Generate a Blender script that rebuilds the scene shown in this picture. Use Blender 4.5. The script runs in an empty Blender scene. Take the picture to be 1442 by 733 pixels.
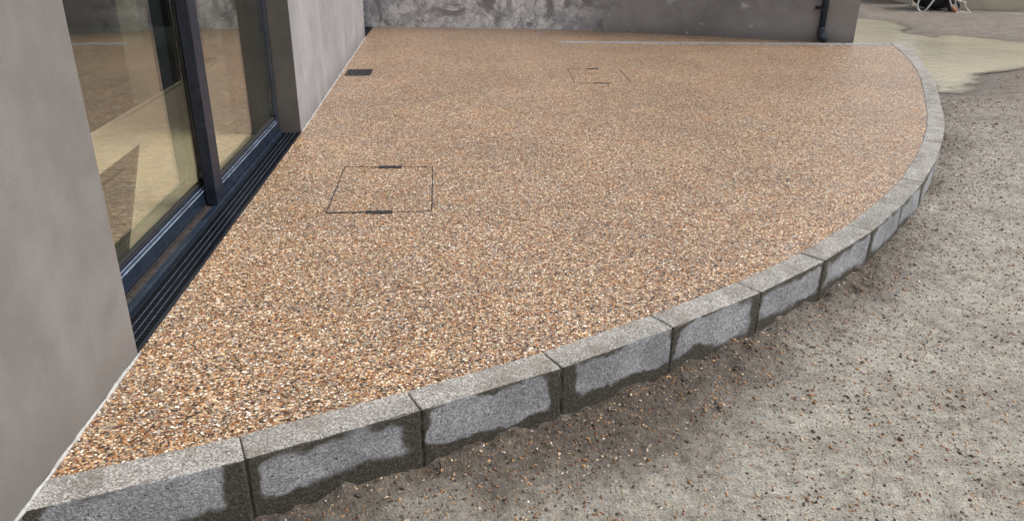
import bpy, bmesh, math, random
import numpy as np
from mathutils import Vector, Matrix
random.seed(7)
rng = np.random.default_rng(11)
S = bpy.context.scene
C = S.collection

# ------------------------------------------------------------------ camera
H = 1.1905
PITCH, ROLL, FPX = 0.410153, -0.0068596, 1091.12
cd = bpy.data.cameras.new('camera'); cam = bpy.data.objects.new('camera', cd); C.objects.link(cam)
cd.sensor_fit = 'HORIZONTAL'; cd.sensor_width = 36; cd.lens = FPX/1442*36
cd.clip_start = 0.05; cd.clip_end = 500
cr_, sr_ = math.cos(ROLL), math.sin(ROLL)
F = Vector((0, math.cos(PITCH), -math.sin(PITCH)))
R0 = Vector((1, 0, 0)); D0 = Vector((0, -math.sin(PITCH), -math.cos(PITCH)))
Rv = R0*cr_ + D0*sr_; Dv = -R0*sr_ + D0*cr_
M = Matrix((Rv, -Dv, -F)).transposed().to_4x4(); M.translation = (0, 0, H)
cam.matrix_world = M
S.camera = cam

# ------------------------------------------------------------------ light
SUN_EL, SUN_AZ = math.radians(54), math.radians(88)      # azimuth: clockwise from +Y
w = bpy.data.worlds.new('World'); S.world = w; w.use_nodes = True
nt = w.node_tree; nt.nodes.clear()
sky = nt.nodes.new('ShaderNodeTexSky'); sky.sky_type = 'NISHITA'; sky.sun_disc = False
sky.sun_elevation = SUN_EL; sky.sun_rotation = SUN_AZ
sky.air_density = 1.0; sky.dust_density = 6.0; sky.ozone_density = 1.0
hs = nt.nodes.new('ShaderNodeHueSaturation'); hs.inputs['Saturation'].default_value = 0.18
bg = nt.nodes.new('ShaderNodeBackground'); bg.inputs['Strength'].default_value = 0.13
ow = nt.nodes.new('ShaderNodeOutputWorld')
nt.links.new(sky.outputs[0], hs.inputs['Color']); nt.links.new(hs.outputs[0], bg.inputs['Color'])
nt.links.new(bg.outputs[0], ow.inputs['Surface'])
sd = bpy.data.lights.new('sun', 'SUN'); sd.energy = 1.1; sd.angle = math.radians(32); sd.color = (1, .97, .93)
sun = bpy.data.objects.new('sun', sd); C.objects.link(sun)
sdir = Vector((math.sin(SUN_AZ)*math.cos(SUN_EL), math.cos(SUN_AZ)*math.cos(SUN_EL), math.sin(SUN_EL)))
sun.rotation_euler = sdir.to_track_quat('Z', 'Y').to_euler()
S.view_settings.view_transform = 'Standard'; S.view_settings.look = 'None'
S.view_settings.exposure = 0.42; S.view_settings.gamma = 1.0; S.view_settings.use_curve_mapping = False

# ------------------------------------------------------------------ helpers
def tag(o, label=None, cat=None, group=None, kind=None):
    if label: o['label'] = label
    if cat: o['category'] = cat
    if group: o['group'] = group
    if kind: o['kind'] = kind
    return o
def empty(name, loc=(0, 0, 0), rz=0):
    o = bpy.data.objects.new(name, None); C.objects.link(o); o.location = loc; o.rotation_euler.z = rz
    o.empty_display_size = .1
    return o
def mesh_obj(name, me, mat=None, parent=None):
    o = bpy.data.objects.new(name, me); C.objects.link(o)
    if mat: me.materials.append(mat)
    if parent: o.parent = parent
    return o
def bm_obj(name, bm, mat=None, parent=None, smooth=False, loc=None):
    bmesh.ops.recalc_face_normals(bm, faces=bm.faces[:])
    me = bpy.data.meshes.new(name); bm.to_mesh(me); bm.free()
    if smooth:
        for p in me.polygons: p.use_smooth = True
    o = mesh_obj(name, me, mat, parent)
    if loc: o.location = loc
    return o
def hexa(bm, pts, bevel=0, seg=1):
    """pts: 4 bottom then 4 top corners"""
    v = [bm.verts.new(p) for p in pts]
    fs = [bm.faces.new([v[i] for i in f]) for f in ((3,2,1,0),(4,5,6,7),(0,1,5,4),(1,2,6,5),(2,3,7,6),(3,0,4,7))]
    if bevel:
        es = list({e for f in fs for e in f.edges})
        bmesh.ops.bevel(bm, geom=es, offset=bevel, segments=seg, profile=.5, affect='EDGES')
A2 = Vector((-1.119, 2.018, 0)); U = Vector((-0.068338, .997662, 0)); V = Vector((-.997662, -.068338, 0))
def W(u, v, z=0): return A2 + U*u + V*v + Vector((0, 0, z))
def ubox(bm, u0, u1, v0, v1, z0, z1, bevel=0, seg=1):
    hexa(bm, [W(u0,v0,z0), W(u1,v0,z0), W(u1,v1,z0), W(u0,v1,z0), W(u0,v0,z1), W(u1,v0,z1), W(u1,v1,z1), W(u0,v1,z1)], bevel, seg)
def UB(name, u0, u1, v0, v1, z0, z1, mat, parent, bevel=0.002):
    bm = bmesh.new(); ubox(bm, u0, u1, v0, v1, z0, z1, bevel); return bm_obj(name, bm, mat, parent)
def tube(bm, pts, r, n=8, cap=True):
    pts = [Vector(p) for p in pts]; rings = []
    rs = r if isinstance(r, (list, tuple)) else [r]*len(pts)
    prev = None
    for i, p in enumerate(pts):
        t = (pts[min(i+1, len(pts)-1)] - pts[max(i-1, 0)]).normalized()
        a = prev if prev is not None else (Vector((0, 0, 1)) if abs(t.z) < .9 else Vector((1, 0, 0)))
        x = (a - t*a.dot(t)).normalized(); y = t.cross(x); prev = x
        rings.append([bm.verts.new(p + (x*math.cos(2*math.pi*k/n) + y*math.sin(2*math.pi*k/n))*rs[i]) for k in range(n)])
    for a, b in zip(rings, rings[1:]):
        for k in range(n): bm.faces.new((a[k], a[(k+1) % n], b[(k+1) % n], b[k]))
    if cap: bm.faces.new(rings[0]); bm.faces.new(rings[-1])
def smooth_path(P, n=6):
    P = [Vector(p) for p in P]; out = []
    for i in range(len(P)-1):
        a, b, c, d = P[max(i-1, 0)], P[i], P[i+1], P[min(i+2, len(P)-1)]
        for k in range(n):
            t = k/n
            out.append(.5*((2*b) + (c-a)*t + (2*a-5*b+4*c-d)*t*t + (3*b-a-3*c+d)*t**3))
    out.append(P[-1]); return out
def vnoise(x, y, seed=0):
    xi = np.floor(x).astype(np.int64); yi = np.floor(y).astype(np.int64); fx = x-xi; fy = y-yi
    def h(a, b):
        n = (a*374761393 + b*668265263 + seed*1442695041) & 0x7fffffff
        n = ((n ^ (n >> 13))*1274126177) & 0x7fffffff
        return ((n ^ (n >> 16)) & 0xffff)/65535.0
    sx = fx*fx*(3-2*fx); sy = fy*fy*(3-2*fy)
    return (h(xi, yi)*(1-sx)+h(xi+1, yi)*sx)*(1-sy) + (h(xi, yi+1)*(1-sx)+h(xi+1, yi+1)*sx)*sy
def fbm(x, y, f, o=4, seed=0):
    s = 0; a = 1; t = 0
    for i in range(o):
        s = s + a*(vnoise(x*f+17*i, y*f-9*i, seed+i)-.5); t += a; a *= .5; f *= 2.03
    return s/t*2

# ------------------------------------------------------------------ materials
class NT:
    def __init__(s, name):
        s.m = bpy.data.materials.new(name); s.m.use_nodes = True; s.t = s.m.node_tree; s.n = s.t.nodes
        s.n.clear(); s.out = s.n.new('ShaderNodeOutputMaterial'); s.b = s.n.new('ShaderNodeBsdfPrincipled')
        s.t.links.new(s.b.outputs[0], s.out.inputs['Surface'])
    def new(s, typ, **kw):
        n = s.n.new('ShaderNode'+typ)
        for k, v in kw.items():
            if hasattr(n, k) and not k.startswith('i_'): setattr(n, k, v)
        return n
    def L(s, a, b):
        s.t.links.new(a, b)
    def coord(s, kind='Object'):
        return s.new('TexCoord').outputs[kind]
    def pos(s): return s.new('NewGeometry').outputs['Position']
    def noise(s, vec, scale, detail=3, rough=.55, dist=0, dims='3D'):
        n = s.new('TexNoise'); n.noise_dimensions = dims
        n.inputs['Scale'].default_value = scale; n.inputs['Detail'].default_value = detail
        n.inputs['Roughness'].default_value = rough; n.inputs['Distortion'].default_value = dist
        s.L(vec, n.inputs['Vector']); return n.outputs['Fac']
    def vor(s, vec, scale, feature='F1', rnd=1):
        n = s.new('TexVoronoi'); n.feature = feature; n.inputs['Scale'].default_value = scale
        n.inputs['Randomness'].default_value = rnd; s.L(vec, n.inputs['Vector']); return n
    def ramp(s, fac, stops, interp='LINEAR'):
        n = s.new('ValToRGB'); n.color_ramp.interpolation = interp; e = n.color_ramp.elements
        while len(e) > 1: e.remove(e[0])
        for i, (p, c) in enumerate(stops):
            if i == 0: e[0].position = p; el = e[0]
            else: el = e.new(p)
            if isinstance(c, (int, float)): c = (c, c, c)
            el.color = (*c, 1)
        s.L(fac, n.inputs['Fac']); return n.outputs['Color']
    def mix(s, fac, a, b, mode='MIX'):
        n = s.new('Mix'); n.data_type = 'RGBA'; n.blend_type = mode
        for k_, val in ((0, fac), (6, a), (7, b)):
            sock = n.inputs[k_]
            if isinstance(val, (int, float)): sock.default_value = val if k_ == 0 else (val, val, val, 1)
            elif isinstance(val, tuple): sock.default_value = (*val, 1)
            else: s.L(val, sock)
        return n.outputs[2]
    def math(s, op, a, b=None, c=None, clamp=False):
        n = s.new('Math'); n.operation = op; n.use_clamp = clamp
        for v, k in ((a, 0), (b, 1), (c, 2)):
            if v is None: continue
            if isinstance(v, (int, float)): n.inputs[k].default_value = v
            else: s.L(v, n.inputs[k])
        return n.outputs[0]
    def maprange(s, v, a, b, c=0, d=1, smooth=True):
        n = s.new('MapRange'); n.interpolation_type = 'SMOOTHSTEP' if smooth else 'LINEAR'
        s.L(v, n.inputs[0])
        for i, x in enumerate((a, b, c, d)): n.inputs[i+1].default_value = x
        return n.outputs[0]
    def bump(s, h, strength, dist=.002, normal=None):
        n = s.new('Bump'); n.inputs['Strength'].default_value = strength; n.inputs['Distance'].default_value = dist
        s.L(h, n.inputs['Height'])
        if normal: s.L(normal, n.inputs['Normal'])
        return n.outputs['Normal']
    def setp(s, base=None, rough=None, normal=None, metal=None, spec=None):
        for v, k in ((base, 'Base Color'), (rough, 'Roughness'), (normal, 'Normal'), (metal, 'Metallic'), (spec, 'Specular IOR Level')):
            if v is None: continue
            if isinstance(v, (int, float)): s.b.inputs[k].default_value = v
            elif isinstance(v, tuple): s.b.inputs[k].default_value = (*v, 1)
            else: s.L(v, s.b.inputs[k])
        return s.m
def sep(m, vec):
    n = m.new('SeparateXYZ'); m.L(vec, n.inputs[0]); return n.outputs

STONE_RAMP = [(0, (.040, .033, .029)), (.10, (.11, .066, .042)), (.20, (.31, .128, .050)), (.31, (.43, .215, .092)),
              (.43, (.25, .19, .15)), (.53, (.50, .335, .19)), (.64, (.36, .32, .29)), (.75, (.56, .43, .30)),
              (.84, (.21, .165, .14)), (.90, (.70, .61, .50)), (.96, (.82, .78, .74))]
def resin_mat():
    m = NT('resin_bound_aggregate'); P = m.pos()
    mp = m.new('Mapping'); m.L(P, mp.inputs[0]); mp.inputs['Scale'].default_value = (1, 1, .6)
    # warp so that the grains are not perfect cells
    nz = m.new('TexNoise'); nz.inputs['Scale'].default_value = 60; nz.inputs['Detail'].default_value = 2; m.L(mp.outputs[0], nz.inputs['Vector'])
    va = m.new('VectorMath'); va.operation = 'MULTIPLY_ADD'; m.L(nz.outputs['Color'], va.inputs[0]); va.inputs[1].default_value = (.005,)*3; m.L(mp.outputs[0], va.inputs[2])
    v1 = m.vor(va.outputs[0], 152); v2 = m.vor(va.outputs[0], 250)
    sc = m.new('SeparateColor'); m.L(v1.outputs['Color'], sc.inputs[0])
    sc2 = m.new('SeparateColor'); m.L(v2.outputs['Color'], sc2.inputs[0])
    c1 = m.ramp(sc.outputs[0], STONE_RAMP, 'CONSTANT')
    c2 = m.ramp(sc2.outputs[0], STONE_RAMP, 'CONSTANT')
    pick = m.math('GREATER_THAN', sc.outputs[1], .62)
    col = m.mix(pick, c1, c2)
    gap = m.maprange(v1.outputs['Distance'], .40, .84, 1.10, .25)
    col = m.mix(1.0, col, gap, 'MULTIPLY')
    patch = m.maprange(m.noise(P, 1.3, 4), .3, .7, .88, 1.10)
    col = m.mix(1.0, col, patch, 'MULTIPLY')
    tint = m.mix(m.maprange(m.noise(P, 3.7, 4, .65), .35, .65), (1.09, .965, .80), (1.0, .95, .87))
    col = m.mix(1.0, col, tint, 'MULTIPLY')
    # per grain tilt for glints
    s1 = m.new('VectorMath'); s1.operation = 'SUBTRACT'; m.L(v1.outputs['Color'], s1.inputs[0]); s1.inputs[1].default_value = (.5, .5, .5)
    s2 = m.new('VectorMath'); s2.operation = 'SCALE'; m.L(s1.outputs[0], s2.inputs[0]); s2.inputs['Scale'].default_value = .75
    g = m.new('NewGeometry')
    s3 = m.new('VectorMath'); s3.operation = 'ADD'; m.L(s2.outputs[0], s3.inputs[0]); m.L(g.outputs['Normal'], s3.inputs[1])
    s4 = m.new('VectorMath'); s4.operation = 'NORMALIZE'; m.L(s3.outputs[0], s4.inputs[0])
    hh = m.math('SUBTRACT', 1, v1.outputs['Distance'])
    nrm = m.bump(hh, .7, .0035, s4.outputs[0])
    ro = m.maprange(sc.outputs[2], 0, 1, .22, .52)
    m.b.inputs['Coat Weight'].default_value = .35; m.b.inputs['Coat Roughness'].default_value = .38
    m.L(m.bump(hh, .35, .003), m.b.inputs['Coat Normal'])
    return m.setp(col, ro, nrm, spec=.6)

def concrete_block_mat():
    m = NT('dense_concrete_block'); P = m.coord('Object')
    oi = m.new('ObjectInfo'); off = m.new('VectorMath'); off.operation = 'MULTIPLY_ADD'
    cmb = m.new('CombineXYZ'); m.L(oi.outputs['Random'], cmb.inputs[0]); m.L(oi.outputs['Random'], cmb.inputs[1])
    m.L(cmb.outputs[0], off.inputs[0]); off.inputs[1].default_value = (37, 91, 0); m.L(P, off.inputs[2])
    Q = off.outputs[0]
    x, y, z = sep(m, P)
    # damp frame on the outer face: distance from the middle panel, ragged
    vg = m.vor(Q, 300); vgc = m.new('SeparateColor'); m.L(vg.outputs['Color'], vgc.inputs[0]); grain = m.maprange(m.math('ADD', m.math('MULTIPLY', vgc.outputs[0], .56), m.math('MULTIPLY', m.noise(Q, 110, 3, .7), .76)), .1, 1.28, .1, .9, False); grain2 = m.noise(Q, 120, 3, .65); blot = m.noise(Q, 9, 5, .6)
    n1 = m.noise(Q, 6, 4, .6); n2 = m.noise(Q, 26, 3, .6); n3 = m.noise(Q, 2.2, 2, .5)
    rag = m.math('ADD', m.math('MULTIPLY', m.math('SUBTRACT', n1, .5), .11), m.math('MULTIPLY', m.math('SUBTRACT', n2, .5), .030))
    wn_ = m.new('TexWhiteNoise'); wn_.noise_dimensions = '1D'; m.L(oi.outputs['Random'], wn_.inputs['W']); wc_ = m.new('SeparateColor'); m.L(wn_.outputs['Color'], wc_.inputs[0])
    xo = m.math('ADD', x, m.maprange(wc_.outputs[0], 0, 1, -.018, .018, False))
    ax = m.math('SUBTRACT', m.math('ABSOLUTE', xo), m.maprange(oi.outputs['Random'], .2, .9, .203, .188, False))           # side damp
    zt = m.math('ADD', m.math('MULTIPLY', z, -1), m.math('MULTIPLY', x, m.maprange(wc_.outputs[2], 0, 1, -.09, .09, False)))
    bot = m.math('SUBTRACT', zt, m.maprange(oi.outputs['Random'], 0, 1, .112, .136, False))      # bottom damp, face top is z 0
    top = m.math('SUBTRACT', m.maprange(wc_.outputs[1], 0, 1, .002, .026, False), m.math('MULTIPLY', z, -1))
    top = m.math('ADD', top, m.math('MULTIPLY', m.math('SUBTRACT', n3, .55), .05))
    d = m.math('SMOOTH_MAX', ax, m.math('SMOOTH_MAX', bot, top, .02), .045)
    d = m.math('ADD', m.math('ADD', d, rag), m.math('MULTIPLY', m.math('SUBTRACT', grain, .5), .020))
    soft = m.maprange(n3, .4, .65, .005, .020); damp = m.maprange(m.math('DIVIDE', d, soft), -1, 1)
    g = m.new('NewGeometry'); nx, ny, nz = sep(m, m.new('TexCoord').outputs['Normal'])
    face = m.maprange(nz, .45, .75, 1, 0)
    damp = m.math('MULTIPLY', damp, face)
    dry = m.ramp(grain, [(.22, (.135, .139, .148)), (.5, (.285, .293, .312)), (.78, (.53, .54, .56))])
    topc = m.ramp(grain, [(.20, (.095, .088, .08)), (.5, (.30, .283, .26)), (.80, (.70, .68, .65))])
    wetc = m.ramp(grain, [(.22, (.024, .021, .017)), (.55, (.070, .063, .051)), (.8, (.16, .15, .13))])
    dry = m.mix(1.0, dry, m.maprange(blot, .3, .7, .78, 1.15), 'MULTIPLY')
    topc = m.mix(1.0, topc, m.maprange(blot, .3, .7, .80, 1.12), 'MULTIPLY')
    topc = m.mix(m.math('MULTIPLY', m.maprange(n1, .48, .66), .5), topc, (.15, .125, .10))
    dry = m.mix(m.math('MULTIPLY', m.maprange(m.noise(Q, 4, 4, .6), .52, .7), .35), dry, (.16, .165, .18))
    col = m.mix(face, topc, dry); col = m.mix(damp, col, wetc)
    ed = m.vor(Q, 55)
    pit = m.math('MULTIPLY', m.math('LESS_THAN', ed.outputs['Distance'], .20), m.math('GREATER_THAN', grain2, .50))
    col = m.mix(m.math('MULTIPLY', pit, .75), col, (.04, .038, .034))
    far = m.mix(1.0, col, m.maprange(oi.outputs['Random'], 0, 1, .93, 1.07, False), 'MULTIPLY')
    h = m.math('ADD', grain, m.math('MULTIPLY', grain2, 1.4))
    nrm = m.bump(m.math('SUBTRACT', h, m.math('MULTIPLY', pit, 1.0)), .65, .003)
    return m.setp(far, m.mix(damp, .85, .5), nrm, spec=.35)

def ground_mat():
    m = NT('wet_concrete_dust_ground'); P = m.pos()
    at = m.new('Attribute'); at.attribute_name = 'damp'; damp = at.outputs['Fac']
    ft = m.new('Attribute'); ft.attribute_name = 'far'; far = ft.outputs['Fac']
    n1 = m.noise(P, 3.2, 6, .62); n2 = m.noise(P, 34, 5, .7); n3 = m.noise(P, 150, 3, .7); n4 = m.noise(P, .9, 4, .6)
    st = m.new('Mapping'); m.L(P, st.inputs[0]); st.inputs['Scale'].default_value = (1, 2.6, 1); st.inputs['Rotation'].default_value = (0, 0, .45)
    n5 = m.noise(st.outputs[0], 7, 6, .68, 1.0)
    base = m.ramp(n1, [(.28, (.33, .305, .268)), (.45, (.435, .415, .375)), (.6, (.50, .48, .435)), (.75, (.60, .58, .53))])
    base = m.mix(1.0, base, m.ramp(n5, [(.34, .74), (.47, .97), (.62, 1.12)]), 'MULTIPLY')
    base = m.mix(1.0, base, m.ramp(n2, [(.32, .55), (.42, .92), (.55, 1.03), (.68, 1.15)]), 'MULTIPLY')
    base = m.mix(1.0, base, m.ramp(n3, [(.3, .74), (.7, 1.2)]), 'MULTIPLY')
    base = m.mix(1.0, base, (1.03, 1.005, .965), 'MULTIPLY')
    n6 = m.noise(P, 75, 4, .75); base = m.mix(1.0, base, m.ramp(n6, [(.32, .80), (.5, 1.0), (.68, 1.12)]), 'MULTIPLY')
    sm = m.new('Mapping'); m.L(P, sm.inputs[0]); sm.inputs['Rotation'].default_value = (0, 0, -.6); sm.inputs['Scale'].default_value = (1, 3.4, 1)
    n7 = m.noise(sm.outputs[0], 3.2, 6, .7, 1.6); base = m.mix(m.math('MULTIPLY', m.maprange(n7, .54, .70), .62), base, (.19, .165, .135))
    base = m.mix(m.math('MULTIPLY', m.maprange(n7, .30, .42, 1, 0), .5), base, (.62, .60, .56))
    # small flecks of grit too fine to model
    v = m.vor(P, 85); sc = m.new('SeparateColor'); m.L(v.outputs['Color'], sc.inputs[0])
    fl = m.math('MULTIPLY', m.math('LESS_THAN', v.outputs['Distance'], .34), m.math('LESS_THAN', sc.outputs[0], .16))
    fc = m.ramp(sc.outputs[1], STONE_RAMP, 'CONSTANT')
    mud = m.ramp(n2, [(.3, (.06, .048, .038)), (.5, (.135, .112, .091)), (.7, (.22, .19, .158))])
    fm = m.ramp(n5, [(.3, (.135, .110, .088)), (.5, (.24, .205, .17)), (.7, (.34, .30, .255))])
    fm = m.mix(1.0, fm, m.ramp(n2, [(.3, .6), (.5, 1.0), (.7, 1.25)]), 'MULTIPLY')
    col = m.mix(far, base, fm)
    col = m.mix(damp, col, mud)
    col = m.mix(m.math('MULTIPLY', fl, .85), col, fc)
    h = m.math('ADD', m.math('MULTIPLY', n2, 1.3), m.math('MULTIPLY', n3, .5))
    h = m.math('ADD', h, m.math('MULTIPLY', n5, .6)); h = m.math('ADD', h, m.math('MULTIPLY', n6, 1.2))
    nrm = m.bump(h, .9, .016)
    return m.setp(col, m.mix(damp, .75, .36), nrm, spec=.4)

def render_mat(name, a, b, streak=0.0, crack=False, warm=None, vt=1.0):
    m = NT(name); P = m.pos()
    n1 = m.noise(P, 1.6, 5, .6, .6); n2 = m.noise(P, 8, 5, .6); n3 = m.noise(P, 180, 3, .6)
    col = m.mix(m.maprange(n1, .3, .7), a, b)
    col = m.mix(1.0, col, m.ramp(n2, [(.3, .90), (.7, 1.08)]), 'MULTIPLY')
    col = m.mix(1.0, col, m.ramp(n3, [(.3, .95), (.7, 1.05)]), 'MULTIPLY')
    zz = sep(m, P)[2]; sp = m.math('MULTIPLY', m.maprange(m.math('ADD', zz, m.math('MULTIPLY', n2, -.12)), -.06, .10, 1, 0), .38)
    col = m.mix(sp, col, (.10, .088, .076))
    if streak:
        mp = m.new('Mapping'); m.L(P, mp.inputs[0]); mp.inputs['Scale'].default_value = (2.4, 2.4, .5)
        s = m.noise(mp.outputs[0], 1.6, 4, .55, .3)
        col = m.mix(m.math('MULTIPLY', m.maprange(s, .5, .78), streak), col, (.56, .545, .51))
        col = m.mix(m.math('MULTIPLY', m.maprange(s, .25, .42, 1, 0), streak*.5), col, (.19, .185, .185))
    if crack:
        x, y, z = sep(m, P)
        nz = m.new('TexNoise'); nz.inputs['Scale'].default_value = 5; nz.inputs['Detail'].default_value = 4; m.L(P, nz.inputs['Vector'])
        va = m.new('VectorMath'); va.operation = 'MULTIPLY_ADD'; m.L(nz.outputs['Color'], va.inputs[0]); va.inputs[1].default_value = (.16,)*3; m.L(P, va.inputs[2])
        e = m.vor(va.outputs[0], 8.5, 'DISTANCE_TO_EDGE'); e2 = m.vor(va.outputs[0], 14, 'DISTANCE_TO_EDGE')
        # pale bloom between the crazing on the left part of the wall, low down
        bl = m.noise(P, 2.6, 5, .62, .8)
        left = m.maprange(x, .35, 1.5, 1, 0)
        low = m.maprange(z, .25, .9, 1, .5)
        area = m.math('MULTIPLY', m.math('MULTIPLY', left, low), m.maprange(bl, .36, .47))
        spots = m.math('MULTIPLY', m.maprange(m.noise(P, 4.2, 5, .7, .5), .60, .72), m.maprange(x, 2.6, 3.3, .55, 0))
        area = m.math('MAXIMUM', area, spots)
        col = m.mix(m.math('MULTIPLY', area, .95), col, m.mix(m.maprange(n2, .35, .65), (.50, .50, .53), (.84, .84, .87)))
        cr = m.math('MAXIMUM', m.maprange(e.outputs['Distance'], 0, .035, 1, 0), m.maprange(e2.outputs['Distance'], 0, .03, .7, 0))
        cm = m.math('MULTIPLY', cr, m.math('MULTIPLY', left, m.maprange(bl, .33, .5)))
        col = m.mix(m.math('MULTIPLY', cm, .75), col, (.095, .09, .09))
        lp = m.math('MULTIPLY', m.maprange(m.noise(P, 1.1, 4, .6), .5, .62), m.maprange(x, 2.7, 3.3, 0, 1))
        col = m.mix(m.math('MULTIPLY', lp, .55), col, (.30, .285, .275))
    h = m.math('ADD', n3, m.math('MULTIPLY', n2, 2))
    return m.setp(col, .82, m.bump(h, .25, .003), spec=.3)

def simple(name, base, rough=.5, metal=0, nscale=30, var=.25, bump=.15, spec=.5, rvar=.15):
    m = NT(name); P = m.pos()
    n1 = m.noise(P, nscale, 4, .6); n2 = m.noise(P, nscale*7, 3, .6)
    lo = tuple(c*(1-var) for c in base); hi = tuple(min(1, c*(1+var)) for c in base)
    col = m.mix(m.maprange(n1, .3, .7), lo, hi)
    return m.setp(col, m.maprange(n1, .3, .7, rough-rvar*.5, rough+rvar*.5), m.bump(n2, bump, .001), metal=metal, spec=spec)

MAT = {}
MAT['resin'] = resin_mat()
MAT['block'] = concrete_block_mat()
MAT['ground'] = ground_mat()
MAT['mortar'] = simple('wet_mortar_joint', (.050, .044, .036), .6, nscale=60, var=.35, bump=.6)
MAT['pier'] = render_mat('warm_grey_wall_render', (.185, .172, .163), (.218, .204, .195), streak=.12)
MAT['pier_far'] = render_mat('lilac_grey_wall_render', (.255, .25, .262), (.33, .322, .332), streak=.34)
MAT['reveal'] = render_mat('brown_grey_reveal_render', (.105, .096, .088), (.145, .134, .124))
MAT['back'] = render_mat('mottled_grey_wall_render', (.235, .23, .235), (.33, .322, .325), crack=True)
MAT['frame'] = simple('navy_powder_coated_aluminium', (.012, .021, .038), .27, 0, 9, .18, .05, spec=.9)
MAT['frame_dark'] = simple('black_powder_coated_aluminium', (.011, .015, .028), .45, 0, 25, .3, .08)
MAT['rail_highlight'] = simple('blue_grey_painted_highlight', (.20, .25, .34), .28, .35, 18, .35, .1)  # pale colour stands in for the sky highlight on the rail
MAT['track'] = simple('dirty_door_track', (.038, .031, .028), .6, 0, 40, .4, .3)
MAT['grate'] = simple('black_drain_plastic', (.005, .007, .013), .38, 0, 60, .4, .2)
MAT['void'] = simple('dark_channel_inside', (.006, .006, .007), .8, 0, 60, .3, .2)
MAT['bar'] = simple('worn_grate_rib', (.085, .10, .135), .35, .4, 50, .6, .1)
MAT['sealant'] = simple('white_sealant', (.42, .415, .40), .5, 0, 50, .18, .5)
MAT['pipe'] = simple('navy_pipe', (.020, .034, .055), .35, 0, 20, .3, .05)
MAT['steel'] = simple('dull_tray_steel', (.11, .115, .13), .45, .5, 90, .6, .2)
MAT['slot'] = simple('dirty_lifting_slot', (.014, .015, .020), .6, 0, 200, .6, .6)
MAT['strip'] = simple('pale_edging_concrete', (.27, .27, .27), .8, 0, 60, .22, .6, .3)
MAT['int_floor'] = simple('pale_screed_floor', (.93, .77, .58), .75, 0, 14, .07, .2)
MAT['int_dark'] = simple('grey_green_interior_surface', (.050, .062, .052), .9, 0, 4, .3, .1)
MAT['int_shade'] = simple('brown_floor_shade', (.13, .105, .075), .9, 0, 10, .3, .1)
MAT['int_post'] = simple('pale_plaster_column', (.88, .82, .70), .85, 0, 6, .08, .1)
MAT['panel'] = simple('cream_sheet_board', (.66, .61, .50), .6, 0, 3, .08, .1)
MAT['black'] = simple('black_plastic_tray', (.018, .022, .032), .4, 0, 12, .4, .1)
MAT['rubber'] = simple('black_rubber', (.012, .012, .014), .7, 0, 30, .3, .2)
MAT['galv'] = simple('pale_galvanised_tube', (.62, .60, .57), .35, .3, 30, .12, .1)
MAT['hose'] = simple('pale_grey_hose', (.50, .47, .45), .5, 0, 30, .12, .1)
MAT['orange'] = simple('orange_coupling', (.50, .20, .08), .4, 0, 30, .12, .1)

def water_mat():
    m = NT('muddy_puddle_water'); P = m.pos()
    st = m.new('Mapping'); m.L(P, st.inputs[0]); st.inputs['Scale'].default_value = (.7, 1.6, 1)
    n1 = m.noise(st.outputs[0], 1.2, 5, .6, .5); n2 = m.noise(st.outputs[0], 7, 3, .55, .8); n3 = m.noise(P, .6, 3, .5)
    col = m.mix(m.maprange(n1, .3, .7), (.35, .32, .235), (.43, .395, .30))
    col = m.mix(m.maprange(n3, .4, .65), col, (.46, .415, .30))
    at = m.new('Attribute'); at.attribute_name = 'depth'
    dp = m.math('ADD', at.outputs['Fac'], m.math('MULTIPLY', m.math('SUBTRACT', m.noise(P, 11, 4, .6), .5), .012))
    m.L(m.maprange(dp, -.002, .026), m.b.inputs['Alpha'])
    col = m.mix(m.maprange(dp, .004, .04), (.20, .175, .13), col)
    return m.setp(col, .10, m.bump(m.noise(P, 9, 4, .6, .6), .35, .02), spec=.5)
MAT['water'] = water_mat()
def glass_mat():
    m = NT('door_glass'); m.n.remove(m.b)
    g = m.new('NewGeometry'); dp = m.new('VectorMath'); dp.operation = 'DOT_PRODUCT'
    m.L(g.outputs['Normal'], dp.inputs[0]); m.L(g.outputs['Incoming'], dp.inputs[1])
    c = m.math('ABSOLUTE', dp.outputs['Value'])
    r = m.math('POWER', m.math('SUBTRACT', 1, c, clamp=True), 3.6)
    r = m.math('MULTIPLY_ADD', r, .92, .15)
    tr = m.new('BsdfTransparent'); tr.inputs[0].default_value = (.93, .945, .89, 1)
    gl = m.new('BsdfGlossy'); gl.inputs['Roughness'].default_value = .012; gl.inputs[0].default_value = (.97, .98, .96, 1)
    mx = m.new('MixShader'); m.L(r, mx.inputs[0]); m.L(tr.outputs[0], mx.inputs[1]); m.L(gl.outputs[0], mx.inputs[2])
    m.L(mx.outputs[0], m.out.inputs['Surface']); return m.m
MAT['glass'] = glass_mat()
def pebble_mat():
    m = NT('loose_pebble'); at = m.new('Attribute'); at.attribute_name = 'tone'
    c = m.ramp(at.outputs['Fac'], [(0, (.045, .036, .030)), (.06, (.10, .062, .042)), (.30, (.21, .095, .045)), (.44, (.30, .15, .07)),
              (.55, (.17, .11, .075)), (.66, (.45, .27, .13)), (.76, (.30, .26, .23)), (.84, (.55, .42, .28)), (.93, (.68, .62, .54))], 'CONSTANT')
    n = m.noise(m.pos(), 400, 2)
    return m.setp(m.mix(1.0, c, m.ramp(n, [(.3, .8), (.7, 1.15)]), 'MULTIPLY'), .45, m.bump(n, .3, .001))
MAT['pebble'] = pebble_mat()
bm = None

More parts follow.
